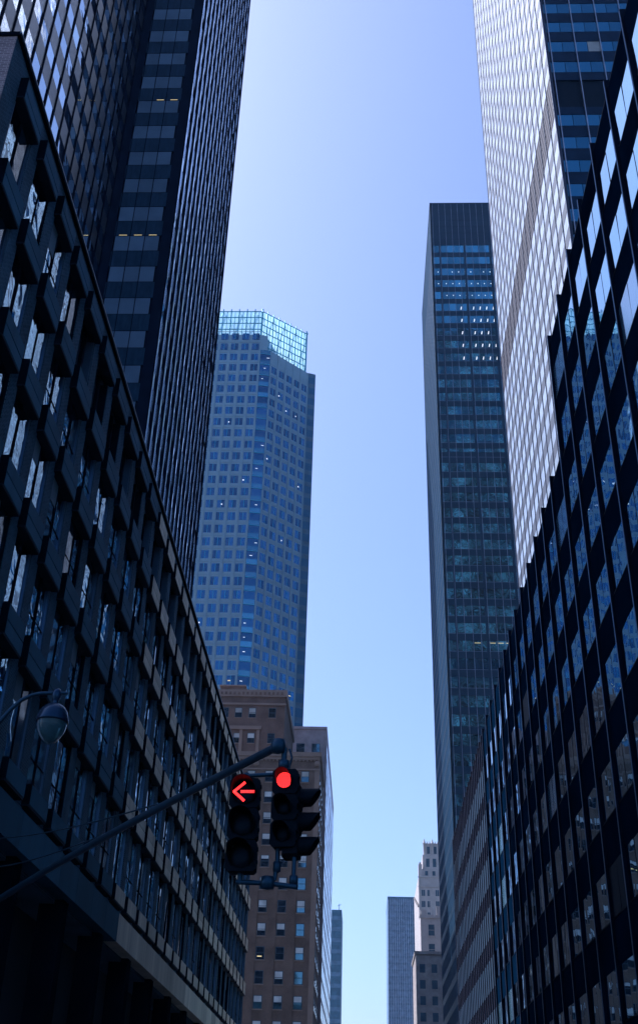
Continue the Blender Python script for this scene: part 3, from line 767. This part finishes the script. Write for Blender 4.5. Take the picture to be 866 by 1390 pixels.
mb.box(fq, 4.6, 20, 64.6, 67.4, -.6, -.2, 'h_stone'); mb.build('wall', H2)
lst = []
for r in range(15):
    for u in (2.2, 6.0, 9.8, 13.6):
        z = 62.3 - 5.2 * r
        if z < 5: continue
        def f(mb, u=u, z=z): mb.box(fq, u, u + 1.7, z - 3.0, z, -.1, .02, 'h_glass'); mb.box(fq, u - .2, u + 1.9, z - 3.3, z - 3.0, -.05, .2, 'h_stone'); mb.box(fq, u, u + 1.7, z - 1.55, z - 1.45, 0, .06, 'h_stone')
        lst.append((fq.p(u, z, 0), (1.7, 3, .8), f))
cells(H2, 'window', lst)
H3 = thing('low_rise_building', 'low buff building at the foot of the cream block', 'building', (18, 310, 0))
mb = MB(); mb.box(W, 13.2, 30, 0, 48.8, 300, 320, 'buff'); fy = Fr((13.2, 300, 0), (1, 0, 0), (0, -1, 0)); mb.box(fy, -.3, 16.8, 48.8, 49.5, -20, .4, 'buff'); mb.build('wall', H3)
lst = []
for r in range(12):
    for k in range(5):
        def f(mb, r=r, k=k): mb.box(fy, .9 + 3.0 * k, 2.3 + 3.0 * k, 44.5 - 3.7 * r, 46.5 - 3.7 * r, -.1, .03, 'h_glass')
        lst.append((fy.p(1.5 + 3 * k, 45.5 - 3.7 * r, 0), (1.3, 2, .8), f))
cells(H3, 'window', lst)

# ------------------------------------------------------------------ traffic lights and their mast
mast = thing('signal_mast', 'long dark steel arm reaching in from the left to carry the traffic lights', 'mast', (-8.2, 23.3, 0.13))
T = Vector((-0.97, 12.0, 5.63)); Bs = Vector((-8.2, 23.3, 5.60))
mb = MB(); mb.tube([(-8.2, 23.3, 0.13), (-8.2, 23.3, 0.6), (-8.2, 23.3, 7.4)], [.17, .12, .09], 'mast', 14); mb.lathe((-8.2, 23.3, 7.4), [(.11, 0), (.09, .08), (.0, .16)], 'mast', 12)
mb.lathe((-8.2, 23.3, 0.13), [(.26, 0), (.26, .25), (.2, .35), (.17, .6)], 'mast', 14); mb.build('pole', mast)
mb = MB(); pts = [Bs.lerp(T, t) + Vector((0, 0, .10 * math.sin(math.pi * t))) for t in [k / 12 for k in range(13)]]
mb.tube(pts, [.060 - .012 * k / 12 for k in range(13)], 'mast', 14)
mb.lathe(T, [(0, -.09), (.075, -.07), (.085, 0), (.075, .07), (0, .09)], 'mast', 14, 'z'); mb.build('arm', mast)
for a, b_ in ((Vector((-8.2, 23.3, 7.3)), pts[9] + Vector((0, 0, .06))), (Vector((-8.2, 23.3, 6.7)), pts[7] + Vector((0, 0, .06)))):
    mb = MB(); mb.tube([a.lerp(b_, t) - Vector((0, 0, .12 * math.sin(math.pi * t))) for t in [k / 10 for k in range(11)]], .011, 'mast', 6); mb.build('guy_wire', mast)
mb = MB()
hx = -0.90
mb.tube([(hx, 12.03, 5.62), (hx, 12.03, 5.30)], .032, 'mast', 10); mb.tube([(hx + .06, 12.0, 5.6), (hx + .09, 12.0, 5.5), (hx + .06, 12.02, 5.38)], .012, 'mast', 6)
mb.lathe((hx, 12.03, 5.43), [(.03, -.06), (.06, -.04), (.06, .04), (.03, .06)], 'mast', 12)
mb.lathe((hx, 12.03, 5.32), [(.03, -.06), (.07, -.05), (.07, .05), (.03, .06)], 'mast', 12)
mb.tube([(hx, 12.05, 5.33), (-1.32, 12.14, 5.33)], .024, 'mast', 10); mb.tube([(-1.32, 12.14, 5.36), (-1.32, 12.14, 5.25)], .03, 'mast', 10)
mb.build('bracket', mast); mb = MB()
mb.tube([(-1.36, 12.12, 4.18), (-1.02, 12.1, 4.17), (-.70, 12.02, 4.12)], .027, 'mast', 10)
mb.lathe((-1.02, 12.08, 4.17), [(0, -.07), (.07, -.06), (.075, 0), (.07, .06), (0, .07)], 'mast', 12)
mb.tube([(-1.32, 12.12, 4.28), (-1.32, 12.12, 4.16)], .028, 'mast', 8)
mb.tube([(-.93, 12.1, 4.55), (-.93, 12.1, 4.40), (-.95, 12.1, 4.20)], .024, 'mast', 8); mb.lathe((-.93, 12.1, 4.34), [(.02, -.06), (.042, -.05), (.042, .05), (.02, .06)], 'mast', 10)
mb.tube([(-.745, 12.06, 4.52), (-.745, 12.06, 4.13)], .024, 'mast', 8); mb.lathe((-.745, 12.06, 4.2), [(.02, -.05), (.045, -.04), (.045, .04), (.02, .05)], 'mast', 10)
mb.build('bracket', mast)

def signal(name, label, loc, yaw, sec, width, depth, lens_r, lit):
    """three sections stacked; local frame faces -y before the yaw"""
    t = thing(name, label, 'traffic light', loc, 'traffic lights on the mast arm')
    t.rotation_euler = (0, 0, yaw)
    def fin(mb, nm, par=None):
        me = bpy.data.meshes.new(nm); me.from_pydata([tuple(v) for v in mb.v], [], mb.f)
        for m in mb.mats: me.materials.append(M[m])
        me.polygons.foreach_set('material_index', mb.m); me.polygons.foreach_set('use_smooth', mb.smooth); me.update()
        o = bpy.data.objects.new(nm, me); col.objects.link(o); o.parent = par or t; return o
    fr = Fr((0, 0, 0), (1, 0, 0), (0, -1, 0)); h = sec * 3
    mb = MB()
    for k in range(3):
        z1 = h / 2 - k * sec - .006; z0 = z1 - sec + .012
        c = .03
        o_ = [(-width / 2 + c, z0), (width / 2 - c, z0), (width / 2, z0 + c), (width / 2, z1 - c), (width / 2 - c, z1), (-width / 2 + c, z1), (-width / 2, z1 - c), (-width / 2, z0 + c)]
        fpts = [fr.p(u, z, 0) for u, z in o_]; bpts = [fr.p(u * .93, z, -depth) for u, z in o_]
        mb.poly(fpts, 'sig'); mb.poly(bpts[::-1], 'sig')
        for q in range(8): mb.poly([fpts[q], bpts[q], bpts[(q + 1) % 8], fpts[(q + 1) % 8]], 'sig')
        for hz in (.3, .7): mb.box(fr, width / 2 - .004, width / 2 + .016, z0 + (z1 - z0) * hz - .018, z0 + (z1 - z0) * hz + .018, -.04, .004, 'sig')
    mb.box(fr, -width * .4, width * .4, -h / 2 + .02, h / 2 - .02, -depth + .02, -.02, 'sig')
    fin(mb, 'housing')
    for k in range(3):
        zc_ = h / 2 - (k + .5) * sec
        mb = MB(); seg = 28
        on = (k == 0 and lit)
        mb.lathe((0, -.012, zc_), [(lens_r, 0), (lens_r * .92, -.012), (lens_r * .5, -.02), (0.0001, -.024)], 'off', seg, 'y')
        if on == 'ball':
            step = lens_r / 5.0
            for q in range(6):
                for w_ in range(max(1, 6 * q)):
                    t_ = 2 * math.pi * w_ / max(1, 6 * q) + q * .4
                    rr = q * step * .96
                    mb.lathe((rr * math.cos(t_), -.040, zc_ + rr * math.sin(t_)), [(step * .33, 0), (.0001, -.004)], 'led', 7, 'y')
            mb.lathe((0, -.0375, zc_), [(lens_r * .98, 0), (.0001, -.0005)], 'ledbase', 24, 'y')
        if on == 'arrow':
            s_ = lens_r; step = s_ / 8.5
            def seg_(x0, z0, x1, z1, rows=2):
                L_ = math.hypot(x1 - x0, z1 - z0); n = int(L_ / step); dx, dz = (x1 - x0) / L_, (z1 - z0) / L_
                for i_ in range(n + 1):
                    for r_ in range(rows):
                        of = (r_ - (rows - 1) / 2) * step
                        mb.lathe((x0 + dx * i_ * step - dz * of, -.040, zc_ + z0 + dz * i_ * step + dx * of), [(step * .44, 0), (.0001, -.004)], 'led', 6, 'y')
                w_ = rows * step * .55
                mb.poly([(x0 - dz * w_, -.0385, zc_ + z0 + dx * w_), (x0 + dz * w_, -.0385, zc_ + z0 - dx * w_), (x1 + dz * w_, -.0385, zc_ + z1 - dx * w_), (x1 - dz * w_, -.0385, zc_ + z1 + dx * w_)], 'ledbase')
            seg_(-.88 * s_, 0, .05 * s_, .80 * s_); seg_(-.88 * s_, 0, .05 * s_, -.80 * s_); seg_(-.25 * s_, 0, .92 * s_, 0)
        ln = fin(mb, 'lens')
        # tunnel visor, cut away below
        mb = MB(); r0 = lens_r * 1.10; vl = depth * 1.25
        a0, a1 = math.radians(-50), math.radians(230); n = 22
        for q in range(n):
            t0, t1 = a0 + (a1 - a0) * q / n, a0 + (a1 - a0) * (q + 1) / n
            def PP(r, t_, y): return (r * math.cos(t_), y, zc_ + r * math.sin(t_))
            def ln_(t_): lo_ = .10 if lit else .5; return -vl * (lo_ + (1 - lo_) * max(0, min(1, (math.sin(t_) + .77) / 1.5)))
            o1 = [PP(r0, t0, 0), PP(r0, t1, 0), PP(r0 * .97, t1, ln_(t1)), PP(r0 * .97, t0, ln_(t0))]
            i1 = [PP(r0 * .96, t0, 0), PP(r0 * .96, t1, 0), PP(r0 * .93, t1, ln_(t1)), PP(r0 * .93, t0, ln_(t0))]
            mb.poly(o1, 'sig', True); mb.poly(i1[::-1], 'sig', True); mb.poly([o1[3], o1[2], i1[2], i1[3]], 'sig')
        fin(mb, 'visor')
    return t
signal('traffic_light', 'left-hand traffic light showing a glowing red left arrow', (-1.315, 12.0, 4.765), math.radians(-3), .336, .335, .19, .128, 'arrow')
signal('traffic_light', 'traffic light showing a round red light, right of the arrow', (-.875, 11.98, 4.945), math.radians(-7), .285, .285, .19, .083, 'ball')
signal('traffic_light', 'unlit-looking traffic light turned side-on, its three visors pointing right', (-.70, 12.12, 4.82), math.radians(82), .262, .25, .17, .095, None)

# ------------------------------------------------------------------ street lamp
lamp = thing('street_lamp', 'dark street lamp with a teardrop glass globe on a curved arm at left', 'lamp', (-8.3, 17.5, 0.13))
lp = []
mb = MB(); mb.tube([(-8.3, 17.5, .13), (-8.3, 17.5, 1.0), (-8.3, 17.5, 6.9)], [.16, .10, .07], 'mast', 12); mb.lathe((-8.3, 17.5, .13), [(.28, 0), (.27, .3), (.2, .5), (.15, .9)], 'mast', 12); mb.build('pole', lamp)
k_ = 17 / 14
def LP(x, z, y=17.0): return Vector((x * k_, y, (z - 1.6) * k_ + 1.6))
mb = MB()
mb.tube([(-8.3, 17.5, 6.7), (-7.6, 17.4, 6.95), (-6.6, 17.2, 7.15), LP(-4.887, 6.575), LP(-4.78, 6.74), LP(-4.642, 6.89), LP(-4.52, 6.955), LP(-4.405, 6.985), LP(-4.2, 6.995), LP(-4.021, 6.993)], [.055, .05, .045, .04, .036, .034, .032, .031, .03, .024], 'mast', 10)
mb.build('arm', lamp)
cx, cz = -4.175 * k_, (6.62 - 1.6) * k_ + 1.6
mb = MB(); mb.tube([(cx, 17, cz + .46), (cx, 17, cz + .2)], .045, 'lampcap', 10); mb.lathe((cx, 17, cz + .42), [(.0, .12), (.05, .1), (.075, .04), (.075, -.04), (.05, -.1)], 'lampcap', 12)
mb.lathe((cx, 17, cz), [(.05, .27), (.1, .255), (.17, .21), (.225, .13), (.25, .04), (.262, -.02), (.262, -.05), (.235, -.055)], 'lampcap', 28); mb.build('cap', lamp)
mb = MB(); mb.lathe((cx, 17, cz), [(.238, -.05), (.235, -.12), (.215, -.2), (.17, -.29), (.1, -.37), (.03, -.41), (.0001, -.415)], 'lampglass', 28)
mb.lathe((cx, 17, cz), [(.0001, -.1), (.19, -.1), (.18, -.11), (.0001, -.12)], 'lampcap', 16); mb.build('globe', lamp)

# ------------------------------------------------------------------ light
AZ, EL = math.radians(-62), math.radians(51)      # sun: left of the street and ahead
sd = Vector((math.sin(AZ) * math.cos(EL), math.cos(AZ) * math.cos(EL), math.sin(EL)))
ld = bpy.data.lights.new('sun', 'SUN'); ld.energy = 3.0; ld.angle = math.radians(.5); ld.color = (1, .95, .88)
lo = bpy.data.objects.new('sun', ld); col.objects.link(lo); lo.rotation_euler = sd.to_track_quat('Z', 'Y').to_euler()
w = bpy.data.worlds.new('World'); sc.world = w; w.use_nodes = True; nt = w.node_tree
sky = nt.nodes.new('ShaderNodeTexSky'); sky.sky_type = 'NISHITA'; sky.sun_disc = False
sky.sun_elevation = EL; sky.sun_rotation = AZ; sky.altitude = 0; sky.air_density = 1.0; sky.dust_density = 2.4; sky.ozone_density = 5.0
nt.links.new(sky.outputs[0], nt.nodes['Background'].inputs[0]); nt.nodes['Background'].inputs[1].default_value = 0.10
hz = MB(); hz.box(W, -700, 700, -1.5, 260, -120, 900, 'roof'); hzo = hz.build('haze', None, 'stuff')
mh = bpy.data.materials.new('haze_air'); mh.use_nodes = True; hn = mh.node_tree; hn.nodes.clear()
ho = hn.nodes.new('ShaderNodeOutputMaterial'); hv = hn.nodes.new('ShaderNodeVolumePrincipled'); hv.inputs['Color'].default_value = (.50, .72, 1, 1); hv.inputs['Density'].default_value = 0.00011; hv.inputs['Anisotropy'].default_value = 0.2
hn.links.new(hv.outputs[0], ho.inputs['Volume']); hzo.data.materials[0] = mh
vs = sc.view_settings; vs.view_transform = 'Standard'; vs.look = 'None'; vs.gamma = 1; vs.exposure = 1.17
vs.use_white_balance = True; vs.white_balance_temperature = 5700; vs.white_balance_tint = 18
sc.cycles.max_bounces = 6; sc.cycles.diffuse_bounces = 2; sc.cycles.glossy_bounces = 4; sc.cycles.transparent_max_bounces = 8; sc.cycles.transmission_bounces = 4
sc.cycles.use_denoising = True
